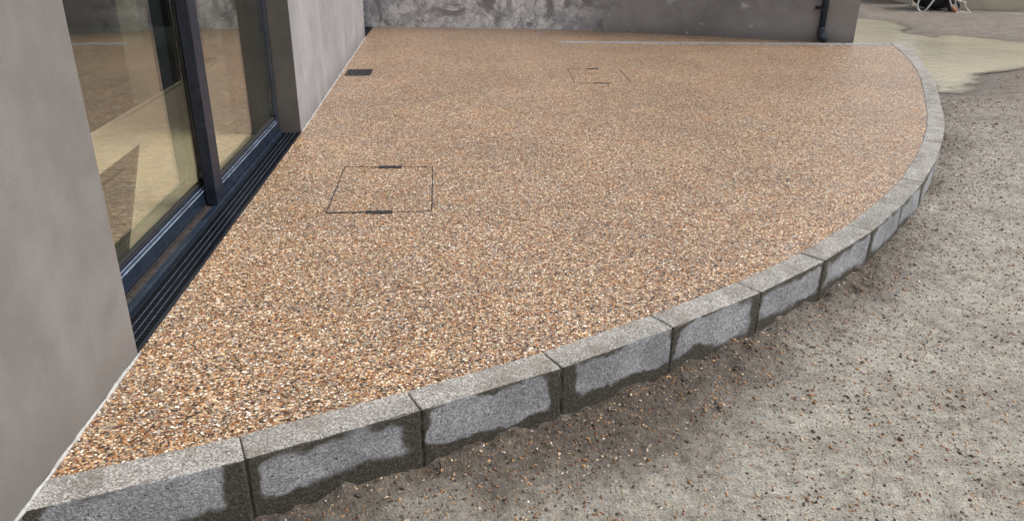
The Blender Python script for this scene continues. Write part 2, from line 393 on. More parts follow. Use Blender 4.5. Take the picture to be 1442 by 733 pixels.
# ------------------------------------------------------------------ kerb line (outer top corners of the blocks)
JO = [(4.275, 8.785), (4.17, 8.45), (4.04, 7.97), (3.90, 7.54), (3.73, 7.06), (3.55, 6.61), (3.36, 6.17), (3.17, 5.75), (2.985, 5.34),
      (2.785, 4.93), (2.57, 4.54), (2.335, 4.145), (2.08, 3.76), (1.81, 3.405), (1.53, 3.07), (1.21, 2.75), (.88, 2.465), (.52, 2.20),
      (.15, 1.95), (-.24, 1.73), (-.64, 1.52), (-1.10, 1.32)]
JO = np.array(JO)
KW = .105
def nrm_in(i):
    a = JO[max(i-1, 0)]; b = JO[min(i+1, len(JO)-1)]; t = b-a; t = t/np.linalg.norm(t); return np.array((t[1], -t[0]))  # inward (left)
NI = np.array([nrm_in(i) for i in range(len(JO))])
if (np.array((0, 5.0))-JO[8]) @ NI[8] < 0: NI = -NI
JI = JO + NI*KW
def kerb_dist(x, y):
    """signed distance outward from the outer kerb line"""
    best = np.full(x.shape, 1e9); sgn = np.ones(x.shape)
    for i in range(len(JO)-1):
        a, b = JO[i], JO[i+1]; d = b-a; L2 = d@d
        t = np.clip(((x-a[0])*d[0]+(y-a[1])*d[1])/L2, 0, 1)
        px = a[0]+t*d[0]; py = a[1]+t*d[1]; dd = np.hypot(x-px, y-py)
        n = (NI[i]+NI[i+1])/2; s = np.where((x-px)*n[0]+(y-py)*n[1] > 0, -1, 1)
        sgn = np.where(dd < best, s, sgn); best = np.minimum(best, dd)
    return best*sgn
PUD = np.array([(3.0, 9.3), (2.9, 12.6), (4.2, 12.75), (5.33, 12.55), (5.62, 12.1), (5.60, 11.3), (5.55, 10.75), (6.1, 10.4), (6.6, 9.8), (6.3, 8.9), (5.2, 8.0),
                (4.55, 7.6), (4.22, 7.05), (3.95, 6.7), (3.72, 6.55), (3.5, 6.7), (3.8, 7.6), (4.1, 8.6), (4.0, 9.1)])
def poly_sd(x, y, P):
    best = np.full(x.shape, 1e9); inside = np.zeros(x.shape, bool)
    n = len(P)
    for i in range(n):
        a, b = P[i], P[(i+1) % n]; d = b-a
        t = np.clip(((x-a[0])*d[0]+(y-a[1])*d[1])/(d@d), 0, 1)
        best = np.minimum(best, np.hypot(x-a[0]-t*d[0], y-a[1]-t*d[1]))
        c = ((a[1] > y) != (b[1] > y)) & (x < (b[0]-a[0])*(y-a[1])/((b[1]-a[1]) if b[1] != a[1] else 1e-9)+a[0])
        inside ^= c
    return np.where(inside, -best, best)
WZ = -.128
def ground_z(x, y):
    base = np.interp(y, [1.2, 1.55, 2.0, 2.75, 3.4, 3.8, 6], [-.187, -.182, -.170, -.160, -.145, -.128, -.118])
    base = base + np.clip((x-1.5)*.0, 0, 0)
    kd = kerb_dist(x, y)
    z = base + fbm(x, y, 2.2, 4, 3)*.012 + fbm(x, y, 14, 3, 9)*.009 + fbm(x, y, 30, 2, 21)*.007
    near = np.exp(-np.clip(kd, 0, 9)/.09)
    z = z + near*(.004 + .020*fbm(x, y, 16, 3, 5)) + np.exp(-np.clip(kd, 0, 9)/.22)*.016*np.clip(fbm(x*1.4+y*.6, y*.5-x*.2, 22, 3, 6), -.4, 1)
    ridge = np.clip(fbm(x*1.0, y*1.0, 6, 3, 31)-.25, 0, 1)*.03*np.exp(-np.clip(kd-.1, 0, 9)/.25)
    z = z + ridge
    sd = poly_sd(x, y, PUD) + fbm(x, y, 1.6, 4, 51)*.22
    m = np.clip((.12-sd)/.45, 0, 1)
    z = z*(1-m) + (WZ-.06)*m
    z = z + np.clip((sd-.05)/1.5, 0, 1)*np.clip((y-8)/3, 0, 1)*.03
    # a lump of mud standing out of the puddle
    lx, ly = (x-5.12)*.80+(y-10.95)*(-.60), (x-5.12)*.60+(y-10.95)*.80
    lx, ly = (x-5.42), (y-10.75)
    a = math.radians(-85); ex = lx*math.cos(a)+ly*math.sin(a); ey = -lx*math.sin(a)+ly*math.cos(a)
    r = (ex/.40)**2+(ey/.17)**2
    z = z + np.exp(-r)*.095*(1+.5*fbm(x, y, 9, 3, 8))
    return z
def axis(fine0, fine1, step, lo, hi, g=1.12):
    a = list(np.arange(fine0, fine1, step)); s = step; v = a[-1]
    while v < hi: s *= g; v += s; a.append(v)
    s = step; v = a[0]; L = []
    while v > lo: s *= g; v -= s; L.append(v)
    return np.array(L[::-1]+a)
xs = axis(-1.1, 3.4, .0145, -70, 80, 1.10); ys = axis(.75, 4.6, .0145, -40, 120, 1.035)
X, Y = np.meshgrid(xs, ys); Z = ground_z(X, Y)
def grid_mesh(name, X, Y, Z):
    ny, nx = X.shape; me = bpy.data.meshes.new(name)
    me.vertices.add(nx*ny); me.vertices.foreach_set('co', np.stack([X, Y, Z], -1).astype(np.float32).ravel())
    i = np.arange(nx*ny).reshape(ny, nx); q = np.stack([i[:-1, :-1], i[:-1, 1:], i[1:, 1:], i[1:, :-1]], -1).reshape(-1, 4)
    me.loops.add(q.size); me.loops.foreach_set('vertex_index', q.ravel().astype(np.int32))
    me.polygons.add(len(q)); me.polygons.foreach_set('loop_start', (np.arange(len(q))*4).astype(np.int32))
    me.update(calc_edges=True); me.polygons.foreach_set('use_smooth', np.ones(len(q), bool)); return me
gm = grid_mesh('ground', X, Y, Z)
KD = kerb_dist(X, Y)
lim = np.interp(X, [-1.0, -.3, .5, 1.2, 2.0, 2.6, 3.5], [.18, .27, .30, .17, .07, .04, .06])
dm = 1/(1+np.exp((KD-lim-.22*fbm(X, Y, 2.4, 4, 77)-.05*fbm(X, Y, 12, 3, 78))/.06))
sdp = poly_sd(X, Y, PUD)
dm = np.maximum(dm, .55*np.clip(1-np.abs(sdp)/.4, 0, 1))
a = gm.attributes.new('damp', 'FLOAT', 'POINT'); a.data.foreach_set('value', dm.astype(np.float32).ravel())
fr = np.clip((Y-4.2)/3.0, 0, 1)
a = gm.attributes.new('far', 'FLOAT', 'POINT'); a.data.foreach_set('value', fr.astype(np.float32).ravel())
ground = mesh_obj('ground', gm, MAT['ground']); tag(ground, kind='structure')

# water
wx, wy = np.meshgrid(np.arange(2.6, 7.6, .05), np.arange(6.2, 13.4, .05))
wm = grid_mesh('water', wx, wy, np.full(wx.shape, WZ))
a = wm.attributes.new('depth', 'FLOAT', 'POINT'); a.data.foreach_set('value', np.clip(WZ-ground_z(wx, wy), 0, 1).astype(np.float32).ravel())
water = mesh_obj('water', wm, MAT['water']); tag(water, kind='structure')

# ------------------------------------------------------------------ patio of resin bound stone
WALLC = [(-1.98, 10.02)]
BW = [(-1.86, 9.99), (.45, 9.86), (.75, 9.80), (1.05, 9.69), (3.75, 8.81)]       # foot of the back wall
STRIP_Y = (8.665, 8.785)
def pz(x, y): return 0.0
pt = [tuple(p) for p in (JI - NI*.012)[1:]]                                # kerb inner edge from far to near
Wn = W(-1.0, .02); Wf = W(7.03, .10); Wc = W(8.0, .30)
outl = [(4.15, 8.70), ] + pt + [tuple(W(-.3, .05)[:2]), tuple(W(0, .05)[:2])]
outl += [tuple(W(0.0, 0)[:2]), tuple(W(2.68, 0)[:2]), tuple(W(2.68, .02)[:2]), tuple(W(7.03, .12)[:2]), tuple(W(7.03, .075)[:2]), tuple(W(8.02, .075)[:2])]
outl += [(x, y+.03) for x, y in BW]
outl += [(3.73, 8.83)]
# clean duplicates
cl = []
for q in outl:
    if not cl or (abs(q[0]-cl[-1][0])+abs(q[1]-cl[-1][1])) > 1e-4: cl.append(q)
bm = bmesh.new()
tv = [bm.verts.new((x, y, 0)) for x, y in cl]; bv = [bm.verts.new((x, y, -.10)) for x, y in cl]
bm.faces.new(tv)
for i in range(len(tv)):
    j = (i+1) % len(tv); bm.faces.new((tv[i], tv[j], bv[j], bv[i]))
bmesh.ops.triangulate(bm, faces=[f for f in bm.faces if len(f.verts) > 4])
patio = bm_obj('patio', bm, MAT['resin']); tag(patio, kind='structure')

# pebbles -------------------------------------------------------------------
def ico():
    bm = bmesh.new(); bmesh.ops.create_icosphere(bm, subdivisions=1, radius=1)
    v = np.array([x.co[:] for x in bm.verts]); f = np.array([[q.index for q in x.verts] for x in bm.faces]); bm.free(); return v, f
IV, IF = ico()
def scatter(name, pos, size, mat, tones, parent=None, flat=.6, zoff=.25):
    n = len(pos); nv = len(IV)
    ang = rng.uniform(0, 2*np.pi, n); sx = size*rng.uniform(.8, 1.75, n); sy = size*rng.uniform(.6, 1.0, n); sz = size*rng.uniform(.45, .85, n)*flat/.6
    jit = 1+rng.uniform(-.22, .22, (n, nv, 1))
    v = IV[None]*jit*np.stack([sx, sy, sz], -1)[:, None]
    tl = rng.uniform(-.4, .4, n); ct, stt = np.cos(tl), np.sin(tl)
    vx = v[..., 0]*ct[:, None]-v[..., 2]*stt[:, None]; vz = v[..., 0]*stt[:, None]+v[..., 2]*ct[:, None]; vy = v[..., 1]
    c, s = np.cos(ang)[:, None], np.sin(ang)[:, None]
    o = np.stack([vx*c-vy*s, vx*s+vy*c, vz], -1) + pos[:, None]
    o[..., 2] += (sz*zoff)[:, None]
    f = (IF[None]+(np.arange(n)*nv)[:, None, None]).reshape(-1, 3)
    me = bpy.data.meshes.new(name); me.vertices.add(n*nv); me.vertices.foreach_set('co', o.astype(np.float32).ravel())
    me.loops.add(f.size); me.loops.foreach_set('vertex_index', f.ravel().astype(np.int32))
    me.polygons.add(len(f)); me.polygons.foreach_set('loop_start', (np.arange(len(f))*3).astype(np.int32))
    me.update(calc_edges=True); me.polygons.foreach_set('use_smooth', np.ones(len(f), bool))
    a = me.attributes.new('tone', 'FLOAT', 'POINT'); a.data.foreach_set('value', np.repeat(tones, nv).astype(np.float32))
    ob = mesh_obj(name, me, mat, parent); return ob
# loose on the ground
N = 240000
px = rng.uniform(-1.2, 7.2, N); py = .8+ (rng.random(N)**1.35)*8.4
kd = kerb_dist(px, py)
dens = .15+.30*np.clip(fbm(px, py, 1.7, 3, 41)+.3, 0, 1)+1.5*np.clip(fbm(px, py, 5, 3, 43)-.12, 0, 1)
dens = dens + 1.6*np.exp(-np.clip(kd-.01, 0, 9)/.11)*np.clip((px+.6)/1.0, .25, 1) + .12*np.clip((py-3)/2, 0, 1)
keep = (kd > .006) & (poly_sd(px, py, PUD) > .12) & (rng.random(N) < dens*1.5*np.clip((9.2-py)/2.5, 0, 1)) & (px < 1.2+py*.9)
px, py = px[keep], py[keep]
pp = np.stack([px, py, ground_z(px, py)], -1)
sz = np.clip(rng.lognormal(-5.78, .32, len(pp)), .0016, .0085)
tn = rng.random(len(pp))**1.05*.95
ob = scatter('loose_pebbles', pp, sz, MAT['pebble'], tn, zoff=.2); tag(ob, 'loose brown, orange and white pebbles strewn over the damp ground', 'pebbles', kind='stuff')
N = 15000
px = rng.uniform(-1.2, 4.6, N); py = .8+(rng.random(N)**1.3)*5.0
kd = kerb_dist(px, py); dens = np.clip(fbm(px, py, 3.1, 3, 141)+.15, 0, 1)*.9+.5*np.exp(-np.clip(kd, 0, 9)/.1)
keep = (kd > .008) & (rng.random(N) < dens) & (px < 1.2+py*.9); px, py = px[keep], py[keep]
cp = np.stack([px, py, ground_z(px, py)], -1)
def clod_mat():
    m = NT('dried_cement_clod'); at = m.new('Attribute'); at.attribute_name = 'tone'; n = m.noise(m.pos(), 120, 4, .7)
    c = m.ramp(at.outputs['Fac'], [(0, (.09, .075, .06)), (.5, (.20, .175, .15)), (1, (.38, .36, .325))])
    return m.setp(m.mix(1.0, c, m.ramp(n, [(.3, .7), (.7, 1.25)]), 'MULTIPLY'), .8, m.bump(n, .8, .003))
tn = np.clip(np.clip((kerb_dist(px, py)-.12)/.35, 0, 1)*.75+rng.normal(.15, .16, len(px)), 0, 1)
szc = rng.lognormal(-5.9, .40, len(px))
ob = scatter('mud_crumbs', cp, szc, clod_mat(), tn, zoff=-.05); tag(ob, 'crumbs of grey brown mud on the damp ground outside the kerb', 'mud', kind='stuff')
print('pebbles', len(pp), len(cp))

# ------------------------------------------------------------------ kerb of concrete blocks
kerb = tag(empty('kerb', (JO[18][0], JO[18][1], 0)), 'curved kerb of grey concrete blocks with damp outer faces round the gravel patio', 'kerb')
KT = .004
def kerb_block(i):
    a, b = Vector((*JO[i], 0)), Vector((*JO[i+1], 0)); ia, ib = Vector((*JI[i], 0)), Vector((*JI[i+1], 0))
    mid = (a+b)/2; t = (a-b).normalized(); ang = math.atan2(t.y, t.x)
    n = Vector((-t.y, t.x, 0)); 
    loc = mid + Vector((0, 0, KT + random.uniform(-.0012, .0012)))
    def lc(p): d = p-mid; return (d.dot(t), d.dot(n))
    g = random.uniform(.0020, .0034) if i != 18 else .0045
    A_, B_, IA, IB = lc(a), lc(b), lc(ia), lc(ib)
    bm = bmesh.new(); e = .0035
    prof = [(0, -.215), (0, -.012), (.0004, -.0045), (.0014, -.0016), (.0042, 0), (.030, 0), (KW-.030, 0), (KW-.004, 0), (KW, -.004), (KW, -.215)]
    st = [(0, e), (.006, .0012), (.014, 0)]+[((k+1)/10, 0) for k in range(9)]+[(.986, 0), (.994, .0012), (1, e)]
    rows = []
    for f, inset in st:
        row = []
        for k, (y, z) in enumerate(prof):
            fy = y/KW; xb = B_[0]+g+(IB[0]+.0012-B_[0]-g)*fy; xa = A_[0]-g+(IA[0]-.0012-A_[0]+g)*fy
            jy = random.gauss(0, .0007) if k in (2, 3) else 0; jz = random.gauss(0, .0006) if k in (3, 4) else 0
            yy = min(max(y, inset), KW-inset)+abs(jy); zz = z if z < -.2 else min(z, -inset)-abs(jz)
            row.append(bm.verts.new((xb+(xa-xb)*f, yy, zz)))
        rows.append(row)
    for ra, rb in zip(rows, rows[1:]):
        for k in range(len(prof)-1): bm.faces.new((ra[k], rb[k], rb[k+1], ra[k+1]))
    bm.faces.new(rows[0]); bm.faces.new(rows[-1][::-1])
    o = bm_obj('concrete_block', bm, MAT['block'], None)
    o.location = loc; o.rotation_euler.z = ang
    o.parent = kerb; o.matrix_parent_inverse = Matrix.Translation(-kerb.location)
    # is local +y inward?
    return o
for i in range(len(JO)-1): kerb_block(i)
for i in range(1, len(JO)-1):
    bm = bmesh.new()
    o2 = Vector((*JO[i], 0)); n = Vector((*NI[i], 0)); t = Vector((-n.y, n.x, 0))
    p = o2 + n*random.uniform(.0035, .0055); w2 = .005
    q = [p-t*w2, p+t*w2, p+t*w2+n*(KW-.02), p-t*w2+n*(KW-.02)]
    hexa(bm, [v+Vector((0, 0, -.215)) for v in q]+[v+Vector((0, 0, KT-.006)) for v in q])
    bmesh.ops.subdivide_edges(bm, edges=[e for e in bm.edges if abs(e.verts[0].co.z-e.verts[1].co.z) > .1], cuts=8)
    for v in bm.verts:
        if -.2 < v.co.z < -.01: v.co += n*random.uniform(-.003, .003)
    o = bm_obj('mortar_joint', bm, MAT['mortar'], kerb); o.matrix_parent_inverse = Matrix.Translation(-kerb.location)

# straight pale edging set into the patio
edging = tag(empty('edging', (.5, 8.72, 0)), 'straight thin line of pale flush edging blocks across the patio below the back wall', 'edging')
x = .50; k = 0
while x < 4.13:
    x1 = min(x+.44, 4.13)
    bm = bmesh.new(); hexa(bm, [(x+.003, STRIP_Y[0], -.2), (x1-.003, STRIP_Y[0], -.2), (x1-.003, STRIP_Y[1], -.2), (x+.003, STRIP_Y[1], -.2),
                                (x+.003, STRIP_Y[0], .004), (x1-.003, STRIP_Y[0], .004), (x1-.003, STRIP_Y[1], .004), (x+.003, STRIP_Y[1], .004)], .003)
    o = bm_obj('edging_block', bm, MAT['strip'], edging); o.matrix_parent_inverse = Matrix.Translation(-edging.location)
    o.location = (0, 0, 0); x = x1+.004

# ------------------------------------------------------------------ house on the left
house = tag(empty('house', (0, 0, 0)), 'house side with smooth grey rendered walls and dark sliding glass doors on the left', 'house')
def HP(name, pts, mat, bevel=.004, parent=house):
    bm = bmesh.new(); hexa(bm, pts, bevel); return bm_obj(name, bm, mat, parent)
def uprism(u0, u1, va0, va1, vb0, vb1, z0, z1):
    return [W(u0, va0, z0), W(u1, vb0, z0), W(u1, vb1, z0), W(u0, va1, z0), W(u0, va0, z1), W(u1, vb0, z1), W(u1, vb1, z1), W(u0, va1, z1)]
HP('wall', uprism(-5, 0, 0, .30, 0, .30, -.6, 2.25), MAT['pier'], .005)
HP('wall', uprism(2.683, 7.03, .004, .40, .076, .40, -.6, 2.25), MAT['pier_far'], .005)
HP('lintel', uprism(-5, 8.6, .0, .35, .08, .40, 2.252, 3.1), MAT['pier'], .005)
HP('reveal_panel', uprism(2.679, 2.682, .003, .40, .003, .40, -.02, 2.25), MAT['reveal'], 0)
def bead(u0, u1, v0, v1, name='sealant_bead'):
    bm = bmesh.new(); n = int((u1-u0)/.035)+2; P = []; rs = []
    for i in range(n):
        t = i/(n-1); u = u0+(u1-u0)*t; v = v0+(v1-v0)*t
        P.append(W(u, v-.004+random.uniform(-.0015, .0015), .002)); rs.append(.0046+random.uniform(-.0018, .0020))
    tube(bm, P, rs, 6); return bm_obj(name, bm, MAT['sealant'], house, True)
bead(-.72, -.004, 0, 0); bead(2.70, 7.03, .003, .076)
# interior
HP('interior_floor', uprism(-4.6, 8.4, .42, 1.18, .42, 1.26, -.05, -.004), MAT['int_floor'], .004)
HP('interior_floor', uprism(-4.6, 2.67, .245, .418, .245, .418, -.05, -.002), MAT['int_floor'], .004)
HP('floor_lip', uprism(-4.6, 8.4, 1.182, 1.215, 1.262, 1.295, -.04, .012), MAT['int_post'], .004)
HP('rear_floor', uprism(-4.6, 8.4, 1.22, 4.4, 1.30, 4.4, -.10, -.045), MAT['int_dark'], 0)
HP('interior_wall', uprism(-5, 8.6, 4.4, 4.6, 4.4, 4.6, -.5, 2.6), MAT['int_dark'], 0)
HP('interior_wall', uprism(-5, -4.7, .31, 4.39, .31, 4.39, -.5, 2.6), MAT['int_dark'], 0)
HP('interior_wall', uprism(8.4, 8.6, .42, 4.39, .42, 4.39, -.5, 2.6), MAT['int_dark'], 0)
HP('unseen_roof', uprism(-5, 8.6, 1.9, 4.6, 1.9, 4.6, 2.61, 2.8), MAT['int_dark'], 0)  # unseen, left open over the front so daylight brightens the floor
HP('column', uprism(3.78, 3.95, 1.28, 1.42, 1.28, 1.42, -.05, 2.6), MAT['int_post'], .004)
HP('column', uprism(5.85, 6.7, 1.36, 1.50, 1.36, 1.50, -.05, 2.6), MAT['int_post'], .004)
# added brown slab painting a triangle of shade on the pale floor
bm = bmesh.new(); tri = [W(2.43, .88, .001), W(.2, .80, .001), W(.2, .26, .001), W(.60, .26, .001)]
bv = [bm.verts.new(p) for p in tri]; tv = [bm.verts.new(p+Vector((0, 0, .004))) for p in tri]
bm.faces.new(tv); [bm.faces.new((bv[i], bv[(i+1) % 4], tv[(i+1) % 4], tv[i])) for i in range(4)]
bm_obj('floor_shade', bm, MAT['int_shade'], house)
# door frame, sill and track
bm = bmesh.new()
ubox(bm, .0, 2.676, .113, .128, -.06, .018, .003, 2)
ubox(bm, .0, 1.318, .1285, .150, -.06, .010, .002)
ubox(bm, .0, 2.676, .181, .2435, -.06, .004, .002)
ubox(bm, 2.642, 2.676, .131, .2435, .006, 2.25, .003)
ubox(bm, .002, .03, .131, .2435, .006, 2.25, .003)
ubox(bm, .002, 2.676, .131, .2435, 2.2, 2.25, .003)
frame = bm_obj('door_frame', bm, MAT['frame'], house)
bm = bmesh.new(); ubox(bm, .0, 1.32, .1505, .1775, -.06, .0045, .001); ubox(bm, .0, 1.32, .1782, .1806, -.06, .013, .0005)
for k in range(9): ubox(bm, .12+.13*k, .125+.13*k, .158, .168, .0045, .0065)
bm_obj('track', bm, MAT['track'], frame)
def leaf(u0, u1, v0, v1, name='sliding_door'):
    bm = bmesh.new()
    hexa(bm, [W(u0, v0, .010), W(u1, v0, .010), W(u1, v1, .010), W(u0, v1, .010), W(u0, v0+.001, .084), W(u1, v0+.001, .084), W(u1, v1, .084), W(u0, v1, .084)], .002)
    # sloped glazing bead that catches the sky along the top of the rail
    hexa(bm, [W(u0, v0+.002, .0845), W(u1, v0+.002, .0845), W(u1, v1-.002, .0845), W(u0, v1-.002, .0845),
              W(u0, v0+.012, .0865), W(u1, v0+.012, .0865), W(u1, v1-.012, .0865), W(u0, v1-.012, .0865)], .0008)
    o = bm_obj(name, bm, MAT['frame'], house)
    bm = bmesh.new()
    hexa(bm, [W(u0, v0-.0012, .0745), W(u1, v0-.0012, .0745), W(u1, v0+.011, .0868), W(u0, v0+.011, .0868),
              W(u0, v0-.0022, .0755), W(u1, v0-.0022, .0755), W(u1, v0+.0095, .0878), W(u0, v0+.0095, .0878)])
    bm_obj('edge_highlight', bm, MAT['rail_highlight'], o)  # added pale strip, paints the highlight along the rail's top edge
    g = (v0+v1)/2; bm = bmesh.new(); ubox(bm, u0, u1, g-.013, g+.013, .087, .096, .002); bm_obj('glazing_bead', bm, MAT['frame_dark'], o)
    bm = bmesh.new(); ubox(bm, u0, u1, g-.011, g+.011, .0965, .106, .001); bm_obj('gasket', bm, MAT['rubber'], o)
    bm = bmesh.new(); ubox(bm, u0+.004, u1-.004, g-.003, g+.003, .098, 2.19); bm_obj('glass_pane', bm, MAT['glass'], o)
    return o
d1 = leaf(.031, 1.40, .183, .238); d2 = leaf(1.432, 2.641, .131, .178)
d1['label'] = 'nearer door leaf set one track further in'; d2['label'] = 'farther door leaf in the front track'
bm = bmesh.new(); ubox(bm, 1.322, 1.4315, .129, .1775, .008, 2.2, .003, 2); bm_obj('stile', bm, MAT['frame_dark'], d2)
bm = bmesh.new(); ubox(bm, 1.412, 1.43, .186, .235, .0965, 2.2, .003, 2); bm_obj('stile', bm, MAT['frame_dark'], d1)
# second opening at the far end
HP('door_frame', uprism(7.034, 8.3, .22, .30, .22, .30, -.02, 2.25), MAT['frame_dark'], .003)

# ------------------------------------------------------------------ channel drains
def drain(u0, u1, v0, v1, label, cross=True):
    t = tag(empty('channel_drain', W(u0, v0, 0)), label, 'drain', 'slotted drains at the foot of the doors')
    Ti = Matrix.Translation(-t.location)
    def add(name, bm, mat, kind=None):
        o = bm_obj(name, bm, mat, t); o.matrix_parent_inverse = Ti
        if kind: o['kind'] = kind
    bm = bmesh.new(); ubox(bm, u0+.002, u1-.002, v0+.002, v1, -.075, -.032); add('channel', bm, MAT['void'])
    bm = bmesh.new(); ubox(bm, u0+.002, u1-.002, v0+.001, v0+.013, -.031, .0035, .0012); add('edge_rail', bm, MAT['grate'])
    bm = bmesh.new(); ubox(bm, u0+.002, u1-.002, v1-.007, v1, -.031, .003, .001); add('edge_rail', bm, MAT['grate'])
    w_ = v1-v0-.02
    for f in (.25, .5, .76):
        vv = v0+.013+w_*f; bm = bmesh.new(); ubox(bm, u0+.002, u1-.002, vv-.0012, vv+.0012, -.012, .0022, .0004); add('long_bar', bm, MAT['bar'])
    bm = bmesh.new(); u = u0+.006
    while u < u1-.006:
        for a, b in ((.013, .013+w_*.25-.0018), (.013+w_*.25+.0018, .013+w_*.5-.0018), (.013+w_*.5+.0018, .013+w_*.76-.0018), (.013+w_*.76+.0018, v1-v0-.007)):
            ubox(bm, u, u+.0032, v0+a, v0+b, -.012, .0006)
        u += .0098
    add('cross_bars', bm, MAT['grate'], 'stuff')
drain(0, 2.678, 0, .112, 'long black slotted channel drain along the sill of the glass doors')
drain(7.034, 7.96, .078, .19, 'short black channel drain in the far corner beside the back wall')

# ------------------------------------------------------------------ back wall with downpipe
bw = [(-2.75, 10.04)] + BW
nb = Vector((.348, .937)) # outward thickness direction
top = []
bm = bmesh.new(); back = [(3.75+.09, 8.81+.27), (1.12, 10.0), (.78, 10.1), (-2.75, 10.34)]
ring = bw + back
b0 = [bm.verts.new((x, y, -.5)) for x, y in ring]; b1 = [bm.verts.new((x, y, 2.2)) for x, y in ring]
bm.faces.new(b0); bm.faces.new(b1)
for i in range(len(ring)):
    j = (i+1) % len(ring); bm.faces.new((b0[i], b0[j], b1[j], b1[i]))
bmesh.ops.triangulate(bm, faces=[f for f in bm.faces if len(f.verts) > 4])
bwall = bm_obj('rendered_wall', bm, MAT['back']); tag(bwall, 'long mottled dark grey rendered wall with crazing and white bloom behind the patio', 'wall')
wd = Vector((2.70, -.88, 0)).normalized(); wn = Vector((-.31, -.95, 0)).normalized()
pb = Vector((3.415, 8.92, 0)) + wn*.045
bm = bmesh.new()
tube(bm, [pb+Vector((0, 0, 2.15)), pb+Vector((0, 0, .10))], .036, 16)
pipe = bm_obj('downpipe', bm, MAT['pipe'], bwall, True)
bm = bmesh.new(); tube(bm, smooth_path([pb+Vector((0, 0, .16)), pb+Vector((0, 0, .075)), pb+wd*.028+wn*.008+Vector((0, 0, .045)), pb+wd*.07+wn*.02+Vector((0, 0, .032))], 4), .040, 16)
bm_obj('pipe_shoe', bm, MAT['pipe'], pipe, True)
bm = bmesh.new()
c = pb+Vector((0, 0, .36)); 
tube(bm, [c-Vector((0, 0, .016)), c+Vector((0, 0, .016))], .0405, 16)
q = c - wd*.10
hexa(bm, [q+wn*-.03+Vector((0, 0, -.015)), c+wn*-.03+Vector((0, 0, -.015)), c+wn*.0+Vector((0, 0, -.015)), q+Vector((0, 0, -.015)),
          q+wn*-.03+Vector((0, 0, .015)), c+wn*-.03+Vector((0, 0, .015)), c+Vector((0, 0, .015)), q+Vector((0, 0, .015))], .003)
bm_obj('bracket', bm, MAT['rubber'], pipe)

# ------------------------------------------------------------------ recessed manhole covers
def strip_between(bm, a, b, w, z1=.0028, z0=-.02, n=Vector((0, 0, 0))):
    a = Vector((*a, 0)); b = Vector((*b, 0)); t = (b-a).normalized(); s = Vector((-t.y, t.x, 0))*w/2
    hexa(bm, [a-s+Vector((0, 0, z0)), b-s+Vector((0, 0, z0)), b+s+Vector((0, 0, z0)), a+s+Vector((0, 0, z0)),
              a-s+Vector((0, 0, z1)), b-s+Vector((0, 0, z1)), b+s+Vector((0, 0, z1)), a+s+Vector((0, 0, z1))])
def lerp(a, b, t): return (a[0]+(b[0]-a[0])*t, a[1]+(b[1]-a[1])*t)
def manhole(cs, handles, label, wv, vis):
    """cs: far-left, far-right, near-right, near-left; vis: pieces of each side seen (t0, t1, width)"""
    c = (sum(p[0] for p in cs)/4, sum(p[1] for p in cs)/4)
    t = tag(empty('manhole_cover', (*c, 0)), label, 'manhole cover', 'stone filled manhole covers in the patio'); Ti = Matrix.Translation(-t.location)
    for s, pieces in vis.items():
        a, b = cs[s], cs[(s+1) % 4]
        for t0, t1, w_ in pieces:
            bm = bmesh.new()
            n = max(1, int((t1-t0)/.04)); 
            for i in range(n):
                x0 = t0+(t1-t0)*i/n; x1 = t0+(t1-t0)*(i+1)/n
                ww = w_*random.uniform(.40, .95)
                strip_between(bm, lerp(a, b, x0), lerp(a, b, x1+.002), ww, .0022+random.uniform(0, .0006))
            o = bm_obj('tray_edge', bm, MAT['slot'], t); o.matrix_parent_inverse = Ti
        d = Vector((c[0]-(a[0]+b[0])/2, c[1]-(a[1]+b[1])/2)).normalized()*(wv*1.6)
        for t0, t1, w_ in pieces:
            if w_ < .0065: continue
            bm = bmesh.new()
            strip_between(bm, (lerp(a, b, t0)[0]+d.x, lerp(a, b, t0)[1]+d.y), (lerp(a, b, t1)[0]+d.x, lerp(a, b, t1)[1]+d.y), w_*.4, .002)
            o = bm_obj('tray_rim', bm, MAT['steel'], t); o.matrix_parent_inverse = Ti
    for a, b, w_ in handles:
        bm = bmesh.new(); strip_between(bm, a, b, w_, .0035)
        bmesh.ops.subdivide_edges(bm, edges=[e for e in bm.edges if e.calc_length() > .05], cuts=7)
        for v in bm.verts: v.co.y += random.uniform(-.002, .002)
        o = bm_obj('lifting_slot', bm, MAT['slot'], t); o.matrix_parent_inverse = Ti
manhole([(-.888, 3.962), (-.424, 3.978), (-.362, 3.283), (-.830, 3.252)],
        [((-.711, 3.962), (-.588, 3.968), .036), ((-.655, 3.262), (-.537, 3.27), .034)],
        'nearer larger square manhole cover outlined in dark metal, in the gravel beside the doors', .005,
        {0: [(0, .38, .006), (.66, 1, .0025)], 1: [(0, 1, .006)], 2: [(.0, .33, .0035), (.60, 1, .007)], 3: [(0, 1, .006)]})
manhole([(.484, 7.03), (.945, 7.05), (.965, 6.36), (.50, 6.345)],
        [((.648, 7.035), (.762, 7.04), .032), ((.668, 6.358), (.785, 6.362), .028)],
        'faint farther manhole cover in the gravel below the middle of the back wall', .006,
        {0: [(0, .3, .002)], 1: [(.05, .95, .003)], 2: [(.62, .95, .002)], 3: [(0, 1, .006)]})

